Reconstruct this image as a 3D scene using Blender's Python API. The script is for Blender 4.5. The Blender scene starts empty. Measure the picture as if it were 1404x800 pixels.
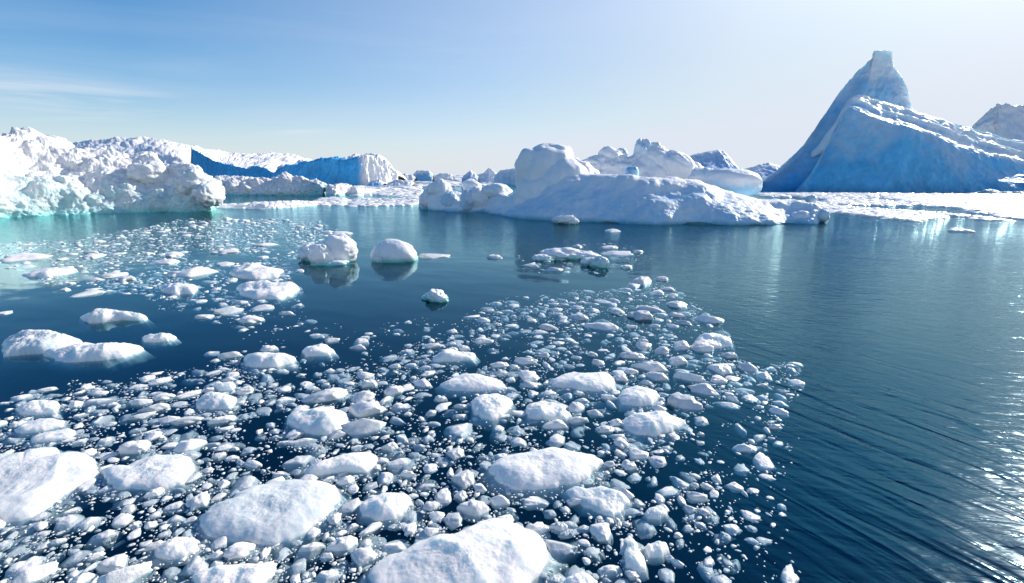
import bpy, math, random
import numpy as np
from mathutils import Vector, noise, Matrix

random.seed(7); rng = np.random.default_rng(7)
scn = bpy.context.scene
col = scn.collection
R = math.radians

# ------------------------------------------------------------------ camera
F = 663.0; CX, CY = 702.0, 400.0; HOR = 240.0; H = 5.0
TILT = math.atan((CY-HOR)/F)
cT, sT = math.cos(TILT), math.sin(TILT)
cd = bpy.data.cameras.new('camera'); cam = bpy.data.objects.new('camera', cd); col.objects.link(cam)
cam.location = (0, 0, H); cam.rotation_euler = (math.pi/2-TILT, 0, 0)
cd.sensor_width = 36.0; cd.lens = 36.0*F/1404.0
cd.clip_start = 0.1; cd.clip_end = 20000
scn.camera = cam

def ray(px, py):
    a, b = px-CX, CY-py
    return a, F*cT+b*sT, -F*sT+b*cT          # x, forward y, up z
def W(px, py, z=0.0):
    x, y, w = ray(px, py)
    if w > -1.0: w = -1.0
    t = (z-H)/w
    return Vector((x*t, y*t, z))
def P(px, py, Y):
    x, y, w = ray(px, py)
    t = Y/y
    return Vector((x*t, Y, H+w*t))
def pxm(Y, z=0.0):                            # photo pixels per metre at ground distance Y
    return F/(Y*cT+(H-z)*sT)
def proj(p):
    x, y, z = p[0], p[1], p[2]-H
    d = y*cT-z*sT; u = y*sT+z*cT
    return CX+F*x/d, CY-F*u/d

# ------------------------------------------------------------------ materials
def newmat(name):
    m = bpy.data.materials.new(name); m.use_nodes = True
    nt = m.node_tree; nt.nodes.clear()
    return m, nt, nt.nodes, nt.links
def nd(ns, t, **kw):
    n = ns.new(t)
    for k, v in kw.items(): setattr(n, k, v)
    return n
def ramp(ns, ls, src, p0, c0, p1, c1):
    r = ns.new('ShaderNodeValToRGB'); ls.new(src, r.inputs[0])
    e = r.color_ramp.elements
    e[0].position = p0; e[0].color = (*c0, 1); e[1].position = p1; e[1].color = (*c1, 1)
    return r.outputs[0]
def mixc(ns, ls, fac, a, b):
    m = ns.new('ShaderNodeMix'); m.data_type = 'RGBA'
    for s, v in ((0, fac), (6, a), (7, b)):
        if isinstance(v, (int, float)): m.inputs[s].default_value = v
        elif isinstance(v, tuple): m.inputs[s].default_value = (*v, 1)
        else: ls.new(v, m.inputs[s])
    return m.outputs[2]
def mth(ns, ls, op, a, b=None, c=None, clamp=False):
    m = ns.new('ShaderNodeMath'); m.operation = op; m.use_clamp = clamp
    for i, v in enumerate((a, b, c)):
        if v is None: continue
        if isinstance(v, (int, float)): m.inputs[i].default_value = v
        else: ls.new(v, m.inputs[i])
    return m.outputs[0]
def noisen(ns, ls, vec, scale, detail=4, rough=0.55, dist=0.0):
    n = ns.new('ShaderNodeTexNoise'); n.inputs['Scale'].default_value = scale
    n.inputs['Detail'].default_value = detail; n.inputs['Roughness'].default_value = rough
    n.inputs['Distortion'].default_value = dist
    ls.new(vec, n.inputs['Vector'])
    return n.outputs['Fac']

def berg_material(name, snow=(0.86,0.86,0.87), ice=(0.20,0.48,0.72), wet=(0.22,0.62,0.62), wet_h=0.8,
                  tex=1.0, bump=0.25, dirt=0.0, sss=0.0):
    m, nt, ns, ls = newmat(name)
    out = ns.new('ShaderNodeOutputMaterial'); b = ns.new('ShaderNodeBsdfPrincipled')
    ls.new(b.outputs[0], out.inputs[0])
    g = ns.new('ShaderNodeNewGeometry'); pos = g.outputs['Position']
    at = nd(ns, 'ShaderNodeAttribute', attribute_name='blue')
    n1 = noisen(ns, ls, pos, 0.55*tex, 6, 0.6)
    n2 = noisen(ns, ls, pos, 2.6*tex, 5, 0.6)
    # bare blue ice, and some painted shade, where the 'blue' attribute says so, broken up by noise
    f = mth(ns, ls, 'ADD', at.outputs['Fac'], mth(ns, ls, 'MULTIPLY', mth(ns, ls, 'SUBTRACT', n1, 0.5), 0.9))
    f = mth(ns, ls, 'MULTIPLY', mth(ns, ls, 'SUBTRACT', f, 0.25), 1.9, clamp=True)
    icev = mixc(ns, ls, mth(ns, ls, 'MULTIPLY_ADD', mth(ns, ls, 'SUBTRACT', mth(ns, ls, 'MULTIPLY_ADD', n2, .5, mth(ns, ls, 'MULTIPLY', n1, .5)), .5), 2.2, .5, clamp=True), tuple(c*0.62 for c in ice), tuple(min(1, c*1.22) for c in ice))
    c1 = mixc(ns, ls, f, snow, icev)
    # wave-washed glassy foot of the berg just above the waterline
    sx = ns.new('ShaderNodeSeparateXYZ'); ls.new(pos, sx.inputs[0])
    hz = mth(ns, ls, 'DIVIDE', sx.outputs[2], wet_h)
    hz = mth(ns, ls, 'ADD', hz, mth(ns, ls, 'MULTIPLY', mth(ns, ls, 'SUBTRACT', n1, 0.5), 2.2))
    wf = mth(ns, ls, 'SUBTRACT', 1.0, hz, clamp=True)
    c2 = mixc(ns, ls, wf, c1, wet)
    if dirt > 0:
        dn = noisen(ns, ls, pos, 0.9*tex, 8, 0.75)
        df = mth(ns, ls, 'MULTIPLY', mth(ns, ls, 'SUBTRACT', dn, 0.62), 9.0, clamp=True)
        c2 = mixc(ns, ls, mth(ns, ls, 'MULTIPLY', df, dirt), c2, (0.24, 0.26, 0.30))
    ls.new(c2, b.inputs['Base Color'])
    b.inputs['Roughness'].default_value = 0.5
    b.inputs['Specular IOR Level'].default_value = 0.35
    if sss:
        b.inputs['Subsurface Weight'].default_value = sss
        b.inputs['Subsurface Radius'].default_value = (0.25, 0.8, 1.0); b.inputs['Subsurface Scale'].default_value = 3.0
    hgt = mth(ns, ls, 'ADD', mth(ns, ls, 'MULTIPLY', n1, 1.4), mth(ns, ls, 'MULTIPLY', n2, 0.45))
    bp = ns.new('ShaderNodeBump'); bp.inputs['Strength'].default_value = 0.8; bp.inputs['Distance'].default_value = bump
    ls.new(hgt, bp.inputs['Height']); ls.new(bp.outputs[0], b.inputs['Normal'])
    return m

def chunk_material(name, island=False, scale=1.0, lo=(0.50,0.55,0.58), hi=(0.93,0.89,0.85), sss=0.0, bump=0.02):
    m, nt, ns, ls = newmat(name)
    out = ns.new('ShaderNodeOutputMaterial'); b = ns.new('ShaderNodeBsdfPrincipled')
    ls.new(b.outputs[0], out.inputs[0])
    g = ns.new('ShaderNodeNewGeometry'); pos = g.outputs['Position']
    if island: rnd = g.outputs['Random Per Island']
    else: rnd = ns.new('ShaderNodeObjectInfo').outputs['Random']
    n1 = noisen(ns, ls, pos, 3.2*scale, 5, 0.6)
    n2 = noisen(ns, ls, pos, 17*scale, 5, 0.65)
    f = mth(ns, ls, 'ADD', mth(ns, ls, 'MULTIPLY', rnd, 0.75), mth(ns, ls, 'MULTIPLY', n1, 0.9))
    f = mth(ns, ls, 'MULTIPLY', mth(ns, ls, 'SUBTRACT', f, 0.25), 1.5, clamp=True)
    c = mixc(ns, ls, f, lo, hi)
    at = nd(ns, 'ShaderNodeAttribute', attribute_name='blue')
    c = mixc(ns, ls, mth(ns, ls, 'MULTIPLY', at.outputs['Fac'], n1), c, (0.30, 0.50, 0.58))
    ls.new(c, b.inputs['Base Color'])
    ls.new(mth(ns, ls, 'MULTIPLY_ADD', n1, 0.45, 0.1), b.inputs['Roughness'])
    if sss:
        b.inputs['Subsurface Weight'].default_value = sss
        b.inputs['Subsurface Radius'].default_value = (0.5, 0.8, 1.0)
        b.inputs['Subsurface Scale'].default_value = 0.26
    hgt = mth(ns, ls, 'ADD', n1, mth(ns, ls, 'MULTIPLY', n2, 0.4))
    bp = ns.new('ShaderNodeBump'); bp.inputs['Strength'].default_value = 0.9; bp.inputs['Distance'].default_value = bump
    ls.new(hgt, bp.inputs['Height']); ls.new(bp.outputs[0], b.inputs['Normal'])
    return m

M_BERG = berg_material('snowy_berg_ice')
M_LEFT = berg_material('lumpy_white_ice', snow=(0.79,0.785,0.785), ice=(0.36,0.66,0.69), wet=(0.26,0.62,0.60), wet_h=0.75, tex=0.9, bump=0.35)
M_LOW = berg_material('low_brash_ice', ice=(0.36,0.66,0.69), wet=(0.35,0.60,0.62), wet_h=0.12, tex=1.5, bump=0.15)
M_CENT = berg_material('melt_smoothed_ice', ice=(0.32,0.62,0.84), wet=(0.15,0.42,0.52), wet_h=0.45, tex=0.8, bump=0.16)  # ice tone also carries the painted blue shade of the central berg's front
M_CLIFF = berg_material('blue_cliff_ice', ice=(0.06,0.43,0.80), wet=(0.10,0.32,0.5), wet_h=0.5, tex=0.35, bump=0.5)
M_DEBRIS = berg_material('debris_dusted_ice', snow=(0.88,0.87,0.88), ice=(0.24,0.50,0.80), wet_h=0.2, tex=0.45, bump=0.5, dirt=0.45)
M_SPIRE = berg_material('deep_blue_ice', snow=(0.86,0.86,0.87), ice=(0.14,0.54,0.84), wet=(0.07,0.33,0.55), wet_h=3.0, tex=0.16, bump=0.9, sss=.35)
M_BIT = berg_material('small_berg_ice', ice=(0.30,0.62,0.64), wet=(0.24,0.66,0.60), wet_h=0.25, tex=3.0, bump=0.05)
M_FLOE = chunk_material('wet_floe_ice', bump=0.022, sss=0.7, lo=(0.76,0.76,0.75), scale=1.0)
M_CHUNK = chunk_material('wet_chunk_ice', lo=(0.52,0.56,0.58), scale=2.0)
M_BRASH = chunk_material('brash_ice_mix', island=True, lo=(0.5,0.54,0.56), scale=3.0, bump=0.02)
M_PACK = chunk_material('pack_ice_mix', island=True, lo=(0.66,0.70,0.74), scale=0.3, bump=0.06)

# ------------------------------------------------------------------ object helpers
def props(o, label=None, cat=None, group=None, kind=None):
    if label: o['label'] = label
    if cat: o['category'] = cat
    if group: o['group'] = group
    if kind: o['kind'] = kind
    return o
def mesh_from(name, V, Fc, mat, blue=None, smooth=True):
    me = bpy.data.meshes.new(name)
    V = np.asarray(V, dtype=np.float32); Fc = np.asarray(Fc, dtype=np.int32)
    n = Fc.shape[1]
    me.vertices.add(len(V)); me.vertices.foreach_set('co', V.ravel())
    me.loops.add(Fc.size); me.loops.foreach_set('vertex_index', Fc.ravel())
    me.polygons.add(len(Fc)); me.polygons.foreach_set('loop_start', np.arange(0, Fc.size, n, dtype=np.int32))
    me.polygons.foreach_set('loop_total', np.full(len(Fc), n, dtype=np.int32))
    me.polygons.foreach_set('use_smooth', np.full(len(Fc), smooth, dtype=bool))
    me.update(calc_edges=True); me.validate()
    if blue is not None:
        a = me.attributes.new('blue', 'FLOAT', 'POINT'); a.data.foreach_set('value', np.asarray(blue, dtype=np.float32))
    me.materials.append(mat)
    return me
def link(name, me, loc=(0,0,0)):
    o = bpy.data.objects.new(name, me); col.objects.link(o); o.location = loc
    return o

def fr(x, y, z, o=4, H_=0.9):
    return noise.fractal(Vector((x, y, z)), H_, 2.0, o)
def billow(p, o=4):
    s = 0; a = 1.0; t = 0
    q = Vector(p)
    for i in range(o):
        s += a*(abs(noise.noise(q))*2.2-0.55); t += a
        q = q*2.03+Vector((3.1, 7.7, 1.3)); a *= 0.5
    return s/t

def cr(p, t):                                 # catmull-rom over an array of control points
    n = len(p)-1
    x = min(max(t*n, 0), n-1e-6); i = int(x); f = x-i
    p0 = p[max(i-1, 0)]; p1 = p[i]; p2 = p[min(i+1, n)]; p3 = p[min(i+2, n)]
    return 0.5*((2*p1)+(p2-p0)*f+(2*p0-5*p1+4*p2-p3)*f*f+(3*p1-p0-3*p2+p3)*f*f*f)
def lin(p, t):
    n = len(p)-1
    x = min(max(t*n, 0), n-1e-6); i = int(x); f = x-i
    return p[i]*(1-f)+p[i+1]*f

class Berg:
    """collects sheets and blobs that fuse into one berg mesh"""
    def __init__(s): s.V = []; s.F = []; s.B = []
    def sheet(s, rows, blues, nu=200, nv=90, smooth_u=True, smooth_v=True, nz=(1.0, 6.0, 4), bil=0.5, seed=0.0, fine=0.0,
              edge_keep=0.25, zs=1.15):
        # rows: list of lists of Vector, all the same length; bottom front -> crest -> bottom back
        K = len(rows); A = np.array([[list(p) for p in r] for r in rows], dtype=float)   # K,N,3
        Bl = np.array([b if hasattr(b, '__len__') else [b]*A.shape[1] for b in blues], dtype=float)
        fu = cr if smooth_u else lin; fv = cr if smooth_v else lin
        G = np.zeros((nv, nu, 3)); Bg = np.zeros((nv, nu))
        rr = np.array([[fu(A[k], i/(nu-1)) for i in range(nu)] for k in range(K)])
        rb = np.array([[lin(Bl[k], i/(nu-1)) for i in range(nu)] for k in range(K)])
        for j in range(nv):
            G[j] = fv(rr, j/(nv-1)); Bg[j] = lin(rb, j/(nv-1))
        du = np.gradient(G, axis=1); dv = np.gradient(G, axis=0)
        Nn = np.cross(du, dv); ln = np.linalg.norm(Nn, axis=2, keepdims=True); Nn = Nn/np.maximum(ln, 1e-6)
        amp, wl, octv = nz
        for j in range(nv):
            for i in range(nu):
                g = G[j, i]
                q = Vector((g[0]/wl+seed, g[1]/wl, g[2]/wl*zs))
                d = bil*billow(q, octv)+(1-bil)*fr(q.x, q.y, q.z, octv)*0.55
                e = min(1.0, min(i, nu-1-i)/(nu*0.04)+edge_keep)
                dd = amp*d*e
                if fine: dd += fine*fr(g[0]*6/wl, g[1]*6/wl, g[2]*6/wl+seed, 3)*0.5
                G[j, i] = g+Nn[j, i]*dd
        base = sum(len(v) for v in s.V)
        idx = np.arange(nu*nv).reshape(nv, nu)+base
        q = np.stack([idx[:-1, :-1], idx[:-1, 1:], idx[1:, 1:], idx[1:, :-1]], axis=-1).reshape(-1, 4)
        s.V.append(G.reshape(-1, 3)); s.F.append(q); s.B.append(Bg.ravel())
        return s
    def blob(s, c, r, blue=0.0, nz=(0.25, 1.0), nu=72, nv=44, seed=0.0, rot=0.0, sq=1.0):
        c = Vector(c); V = []; Bv = []
        for j in range(nv):
            th = math.pi*j/(nv-1)
            for i in range(nu):
                ph = 2*math.pi*i/nu
                d = Vector((math.sin(th)*math.cos(ph), math.sin(th)*math.sin(ph), math.cos(th)))
                dq = Vector([math.copysign(abs(x)**sq, x) for x in d])
                q = d*nz[1]+Vector((seed, seed*1.7, seed*0.3))
                k = 1+nz[0]*(billow(q, 4)*0.8+fr(q.x*1.3, q.y*1.3, q.z*1.3, 3)*0.4)
                v = Vector((dq.x*r[0]*k, dq.y*r[1]*k, dq.z*r[2]*k))
                v = Matrix.Rotation(rot, 3, 'Y') @ v
                V.append(c+v); Bv.append(blue if not callable(blue) else blue(d))
        base = sum(len(v) for v in s.V); Fq = []
        for j in range(nv-1):
            for i in range(nu):
                a = base+j*nu+i; b = base+j*nu+(i+1) % nu
                Fq.append((a, a+nu, b+nu, b))
        s.V.append(np.array([list(v) for v in V])); s.F.append(np.array(Fq)); s.B.append(np.array(Bv, dtype=float))
        return s
    def build(s, name, mat, label, group=None, cat='iceberg'):
        V = np.concatenate(s.V); Fq = np.concatenate(s.F); B = np.concatenate(s.B)
        c = np.array([V[:, 0].mean(), V[:, 1].mean(), 0])
        me = mesh_from(name, V-c, Fq, mat, B)
        o = link(name, me, c); props(o, label, cat, group)
        return o

def wl_row(pts): return [W(x, y) for x, y in pts]
def up_row(pts, wl, dY):                      # points seen at (px,py) standing dY metres behind the waterline row
    if not hasattr(dY, '__len__'): dY = [dY]*len(pts)
    return [P(x, y, w.y+d) for (x, y), w, d in zip(pts, wl, dY)]
def under(wl, dz, dY): return [Vector((p.x, p.y+dY, dz)) for p in wl]
def back(top, dY, dz=-1.0, sx=1.0):
    cx = sum(p.x for p in top)/len(top)
    return [Vector((cx+(p.x-cx)*sx*(1+dY/max(p.y, 1)), p.y+dY, dz)) for p in top]

# ================================================================== SETTING
# water: a slab of sea with an absorbing body, sea floor below
def slab(name, x0, x1, y0, y1, z0, z1, mat):
    V = [(x0,y0,z0),(x1,y0,z0),(x1,y1,z0),(x0,y1,z0),(x0,y0,z1),(x1,y0,z1),(x1,y1,z1),(x0,y1,z1)]
    Fq = [(3,2,1,0),(4,5,6,7),(0,1,5,4),(1,2,6,5),(2,3,7,6),(3,0,4,7)]
    return link(name, mesh_from(name, V, Fq, mat, smooth=False))
m, nt, ns, ls = newmat('sea_water')
out = ns.new('ShaderNodeOutputMaterial')
g = ns.new('ShaderNodeNewGeometry'); pos = g.outputs['Position']
sx = ns.new('ShaderNodeSeparateXYZ'); ls.new(pos, sx.inputs[0])
X, Yc = sx.outputs[0], sx.outputs[1]
def mapped(rot, scale):
    mp = ns.new('ShaderNodeMapping'); ls.new(pos, mp.inputs[0]); mp.vector_type = 'TEXTURE'
    mp.inputs['Rotation'].default_value = (0, 0, R(rot)); mp.inputs['Scale'].default_value = scale
    return mp.outputs[0]
# long ripples (crests run obliquely in the near right), finer cross chop, gentle swell
rip = noisen(ns, ls, mapped(-57, (2.0, 0.40, 1)), 1.0, 2, 0.4, 0.9)
rip2 = noisen(ns, ls, mapped(-14, (1.4, 0.26, 1)), 1.0, 3, 0.5, 0.8)
near = mth(ns, ls, 'DIVIDE', 9.0, mth(ns, ls, 'MAXIMUM', Yc, 3.0), clamp=True)
chop = noisen(ns, ls, mapped(-4, (0.95, 0.26, 1)), 1.0, 4, 0.55, 0.3)
swell = noisen(ns, ls, mapped(-30, (6, 3, 1)), 1.0, 2, 0.5)
patch = noisen(ns, ls, mapped(15, (16, 7, 1)), 1.0, 3, 0.5)
# windy water lies to the right (x>4+0.15y) and in the far middle; sheltered among the ice
r1 = mth(ns, ls, 'MULTIPLY_ADD', mth(ns, ls, 'SUBTRACT', X, mth(ns, ls, 'MULTIPLY_ADD', Yc, 0.22, 1.2)), 0.28, 0.0, clamp=True)
r2 = mth(ns, ls, 'MULTIPLY', mth(ns, ls, 'SUBTRACT', Yc, 24.0), 0.06, clamp=True)
wind = mth(ns, ls, 'MAXIMUM', r1, r2)
wind = mth(ns, ls, 'MULTIPLY', wind, mth(ns, ls, 'MULTIPLY_ADD', patch, 1.4, 0.25))
lw = mth(ns, ls, 'MULTIPLY_ADD', wind, 0.95, 0.05)
h = mth(ns, ls, 'MULTIPLY', rip, mth(ns, ls, 'MULTIPLY', near, 0.046))
h = mth(ns, ls, 'ADD', h, mth(ns, ls, 'MULTIPLY', rip2, mth(ns, ls, 'MULTIPLY_ADD', near, -0.012, 0.030)))
h = mth(ns, ls, 'ADD', h, mth(ns, ls, 'MULTIPLY', chop, mth(ns, ls, 'MULTIPLY_ADD', near, -0.012, 0.022)))
h = mth(ns, ls, 'MULTIPLY', h, lw)
h = mth(ns, ls, 'ADD', h, mth(ns, ls, 'MULTIPLY', swell, 0.05))
bp = ns.new('ShaderNodeBump'); bp.inputs['Strength'].default_value = 1.0; bp.inputs['Distance'].default_value = 1.0
ls.new(h, bp.inputs['Height'])
fre = ns.new('ShaderNodeFresnel'); fre.inputs['IOR'].default_value = 1.72; ls.new(bp.outputs[0], fre.inputs['Normal'])
gl = ns.new('ShaderNodeBsdfGlossy'); gl.inputs['Roughness'].default_value = 0.05; ls.new(bp.outputs[0], gl.inputs['Normal'])
ls.new(ramp(ns, ls, fre.outputs[0], 0.10, (0.03, 0.42, 0.72), 0.44, (0.60, 0.94, 1.0)), gl.inputs['Color'])
fp = mth(ns, ls, 'MULTIPLY', fre.outputs[0], mth(ns, ls, 'MULTIPLY_ADD', g.outputs['Backfacing'], -0.96, 1.0))
tr = ns.new('ShaderNodeBsdfTransparent'); tr.inputs['Color'].default_value = (0.92, 0.98, 1.0, 1)
df = ns.new('ShaderNodeBsdfDiffuse'); df.inputs['Color'].default_value = (0.0, 0.052, 0.066, 1)
mb = ns.new('ShaderNodeMixShader'); mb.inputs[0].default_value = 0.10
ls.new(tr.outputs[0], mb.inputs[1]); ls.new(df.outputs[0], mb.inputs[2])
ms = ns.new('ShaderNodeMixShader'); ls.new(fp, ms.inputs[0]); g2 = ns.new('ShaderNodeBsdfGlossy'); g2.inputs['Roughness'].default_value = 0.19; ls.new(bp.outputs[0], g2.inputs['Normal']); g2.inputs['Color'].default_value = (0.9, 0.95, 1, 1)
mg = ns.new('ShaderNodeMixShader'); mg.inputs[0].default_value = 0.035; ls.new(gl.outputs[0], mg.inputs[1]); ls.new(g2.outputs[0], mg.inputs[2])
ls.new(mb.outputs[0], ms.inputs[1]); ls.new(mg.outputs[0], ms.inputs[2])
ls.new(ms.outputs[0], out.inputs['Surface'])
va = ns.new('ShaderNodeVolumeAbsorption'); va.inputs['Color'].default_value = (0.26, 0.44, 0.48, 1); va.inputs['Density'].default_value = 3.6
ls.new(va.outputs[0], out.inputs['Volume'])
props(slab('water', -6000, 6000, -300, 12000, -9.0, 0.0, m), kind='structure')
m, nt, ns, ls = newmat('sea_floor_silt')
out = ns.new('ShaderNodeOutputMaterial'); b = ns.new('ShaderNodeBsdfPrincipled'); ls.new(b.outputs[0], out.inputs[0])
g = ns.new('ShaderNodeNewGeometry')
ls.new(ramp(ns, ls, noisen(ns, ls, g.outputs['Position'], 0.2), 0.3, (0.02,0.05,0.07), 0.7, (0.04,0.08,0.1)), b.inputs['Base Color'])
fl = link('sea_floor', mesh_from('sea_floor', [(-6000,-300,-9.2),(6000,-300,-9.2),(6000,12000,-9.2),(-6000,12000,-9.2)], [(0,1,2,3)], m))
props(fl, kind='structure')

# ================================================================== BIG ICEBERGS
# --- large lumpy white berg on the left
wl = wl_row([(-150,330),(-60,312),(0,300),(60,296),(110,294),(170,292),(225,291),(265,291),(292,288),(302,283)])
lo = up_row([(-150,290),(-60,272),(0,268),(60,266),(110,264),(170,264),(225,266),(265,264),(290,265),(301,272)], wl, [1.5]*10)
mi = up_row([(-150,235),(-60,228),(0,222),(60,226),(110,238),(165,240),(220,244),(262,246),(286,250),(300,262)], wl, [5,5,6,6,5,5,5,4,3,2])
cr_ = up_row([(-150,198),(-60,192),(0,188),(42,182),(95,204),(150,208),(200,216),(250,229),(284,238),(300,256)], wl, [13,13,12,12,11,11,10,8,5,3])
bk = [Vector((p.x*(1+16/p.y)-2.5, p.y+16, -1)) for p in cr_]; bg = Berg()
bg.sheet([under(wl,-3,-1.5), under(wl,-0.6,-0.2), wl, lo, mi, cr_, bk], [.9,.9,.62,.50,.24,.05,0], nu=420, nv=220, nz=(2.1,5.2,6), bil=0.8, seed=3.3, fine=0.22)
for i, (x, y, dy, rx, rz, sd_) in enumerate([(12,212,8,3.6,2.4,1),(62,203,9,3.6,1.8,2),(205,240,6.5,2.8,1.8,6),(268,254,4,2.2,2.2,8),(288,266,2.5,1.5,1.8,9)]):
    bg.blob(P(x, y, W(x, 292).y+dy), (rx, 2.8, rz), blue=0.05 if i < 3 else 0.32, nz=(0.26, 1.3), seed=sd_*1.9)
bg.build('iceberg', M_LEFT, 'large lumpy white iceberg with pale turquoise foot at the left edge')

# --- broad debris dusted berg behind it, bare cliff turned into shade
Y0 = 230.0
def depth_row(pts, Y): return [P(x, y, Yv) for (x, y), Yv in zip(pts, Y if hasattr(Y, '__len__') else [Y]*len(pts))]
bg = Berg()
base = depth_row([(60,247),(100,247),(130,247),(165,247),(200,247),(235,247),(262,247)], Y0); base = [Vector((p.x,p.y,-0.5)) for p in base]
mid = depth_row([(60,225),(100,218),(130,214),(165,215),(200,214),(235,212),(262,224)], [Y0+14]*7)
top = depth_row([(60,215),(97,196),(125,192),(160,188),(200,188),(235,193),(262,201)], [Y0+48]*7)
bg.sheet([under(base,-3,0), base, mid, top, back(top, 40)], [0,0,0,0,0], nu=200, nv=70, nz=(3.0,14,6), bil=0.5, seed=8.1, fine=1.0, smooth_v=False)
bg.build('iceberg', M_DEBRIS, 'broad snowy iceberg dusted with dark debris rising behind the left berg')
bg = Berg()
ex = [(263,246),(276,246),(296,246),(318,246),(340,246),(348,246),(362,246),(376,246)]
base = [Vector((p.x,p.y,-0.5)) for p in depth_row(ex, 215)]
tp = depth_row([(263,204),(276,211),(296,222),(318,227),(340,232),(348,227),(362,230),(376,238)], 217)
tp2 = depth_row([(263,203),(276,210),(296,221),(318,226),(340,231),(348,226),(362,229),(376,237)], 218.5)
cst = depth_row([(263,200),(290,205),(318,209),(345,211),(372,208),(398,211),(420,217),(445,224)], [228,240,250,255,260,260,260,260])
bg.sheet([under(base,-3,0), base, tp, tp2, cst, back(cst, 60)], [1.2,1.2,1.15,0,0,0], nu=320, nv=110, smooth_v=False, smooth_u=False, nz=(2.0,5,6), bil=0.35, seed=5.5, fine=0.7, zs=.3)
bg.build('iceberg', M_CLIFF, 'sloping white tabular iceberg with a long saw-edged blue cliff')
bg = Berg()
ex = [(370,247),(388,247),(410,247),(432,247),(455,247),(475,247),(487,247),(505,247),(522,247),(538,246),(546,245)]
base = [Vector((p.x,p.y,-0.5)) for p in depth_row(ex, [205,205,205,205,206,206,206,208,211,215,218])]
tp = depth_row([(372,240),(388,229),(410,225),(432,221),(455,218),(475,219),(486,218),(502,214),(518,213),(534,224),(546,240)], [206,207,207,207,208,208,208,210,213,217,219])
cst = depth_row([(372,239),(388,228),(410,224),(432,220),(455,217),(475,216),(486,214),(502,213),(517,212),(532,222),(546,240)], [212,218,220,222,222,222,222,222,222,221,220])
bl = [1.2,1.2,1.2,1.2,1.2,1.2,1.0,0,0,0,0]
bg.sheet([under(base,-3,0), base, tp, cst, back(cst, 30)], [bl,bl,[b*0.95 for b in bl],0,0], nu=260, nv=80, smooth_v=False, smooth_u=False, nz=(2.2,5,6), bil=0.3, seed=9.5, fine=0.8, zs=.3)
bg.build('iceberg', M_CLIFF, 'long blue-walled iceberg ending in a sunlit white bluff above the pack')

# --- low rubble ridge and flat floes in front of the blue cliffs
wl = wl_row([(296,268),(330,268),(365,268),(400,268),(430,268),(444,268),(448,264)])
top = up_row([(297,244),(318,243),(345,244),(372,245),(400,243),(425,248),(446,254)], wl, 8)
md = up_row([(297,254),(325,254),(360,255),(392,254),(425,254),(446,256),(448,260)], wl, 1.5)
bg = Berg(); bg.sheet([under(wl,-2,0), wl, md, top, back(top, 18)], [[.6,.6,.6,.6,1,1.1,1.1],[.4,.4,.4,.4,.9,1,1],[0,0,0,.1,.5,.7,.5],0,0], nu=260, nv=90, nz=(1.9,3.4,5), bil=0.8, seed=1.5, fine=0.25)
bg.build('iceberg', M_LEFT, 'low rubbly ice ridge with turquoise right end below the blue cliff')
wl = wl_row([(447,269),(462,269),(478,268),(495,268),(508,266),(514,264)])
top = up_row([(449,256),(460,252),(478,254),(492,257),(506,259),(513,262)], wl, 5)
bg = Berg(); bg.sheet([under(wl,-2,0), wl, top, back(top, 9)], [.3,.3,0,0], nu=120, nv=50, nz=(1.0,2.2,5), bil=0.8, seed=21.5, fine=0.2)
bg.build('iceberg', M_LEFT, 'small low iceberg just right of the turquoise-ended rubble ridge')
wl = wl_row([(246,281),(270,284),(300,286),(335,287),(370,287),(405,285),(430,283),(446,280)])
top = up_row([(248,279),(275,279),(305,280),(335,279),(372,276),(405,275),(428,276),(445,278)], wl, 3)
bg = Berg(); bg.sheet([under(wl,-1,0), wl, top, back(top, 6, -0.5)], [0,0,0,0], nu=240, nv=40, nz=(0.45,1.5,5), bil=0.8, seed=31.5, fine=0.15)
bg.build('ice_floe', M_LOW, 'long low white floe with jagged top floating below the rubble ridge', cat='ice floe')

# --- central berg
wl = wl_row([(690,297),(715,300),(760,303),(810,305),(860,307),(905,308),(950,308),(1000,309),(1045,309),(1090,307),(1120,307),(1138,301)])
lo = up_row([(692,292),(716,293),(762,292),(812,293),(862,295),(905,296),(950,297),(1000,298),(1045,300),(1090,301),(1120,299),(1138,296)], wl, .5)
mi = up_row([(700,286),(725,276),(770,262),(815,262),(862,266),(905,272),(945,268),(990,276),(1040,286),(1088,290),(1120,288),(1136,292)], wl, [2,2.5,3,3,3,2.6,3,3,2.5,2,1.5,1])
c1 = up_row([(706,282),(732,262),(772,243),(815,241),(860,240),(895,244),(925,243),(960,252),(1005,264),(1060,277),(1105,284),(1134,292)], wl, [4,6,7,7.5,7.5,7.5,8,9,8,6,4,2])
bk = back(c1, 9)
bg = Berg()
bg.sheet([under(wl,-3,-1), under(wl,-.4,.1), wl, lo, mi, c1, bk], [.8,.6,.62,.52,.42,0,0], nu=400, nv=170, nz=(1.15,6.6,6), bil=0.45, seed=2.2, fine=0.12)  # front rows tinted blue as painted shade, sunlit crest left white
# left shelf of lumps
wl2 = wl_row([(574,285),(585,288),(605,290),(630,291),(655,291),(680,295),(705,299),(730,300)])
c2 = up_row([(576,272),(585,258),(603,247),(628,262),(652,262),(680,266),(705,268),(730,262)], wl2, [2,4,6,6,6,7,7,8])
m2 = up_row([(574,279),(582,272),(603,268),(630,276),(655,278),(680,284),(705,284),(730,280)], wl2, [.6,1,2,2,2,2.5,3,3])
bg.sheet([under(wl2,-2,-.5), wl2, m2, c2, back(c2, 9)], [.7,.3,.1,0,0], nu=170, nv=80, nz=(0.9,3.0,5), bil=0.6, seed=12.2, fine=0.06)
def bb(x, y, dy, rx, ry, rz, seed, blue=0.05, rot=0.0, nz=(0.22,1.0), sq=1.0, wy=300):
    bg.blob(P(x, y, W(x, wy).y+dy), (rx, ry, rz), blue=blue, nz=nz, seed=seed, rot=rot, sq=sq)
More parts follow.
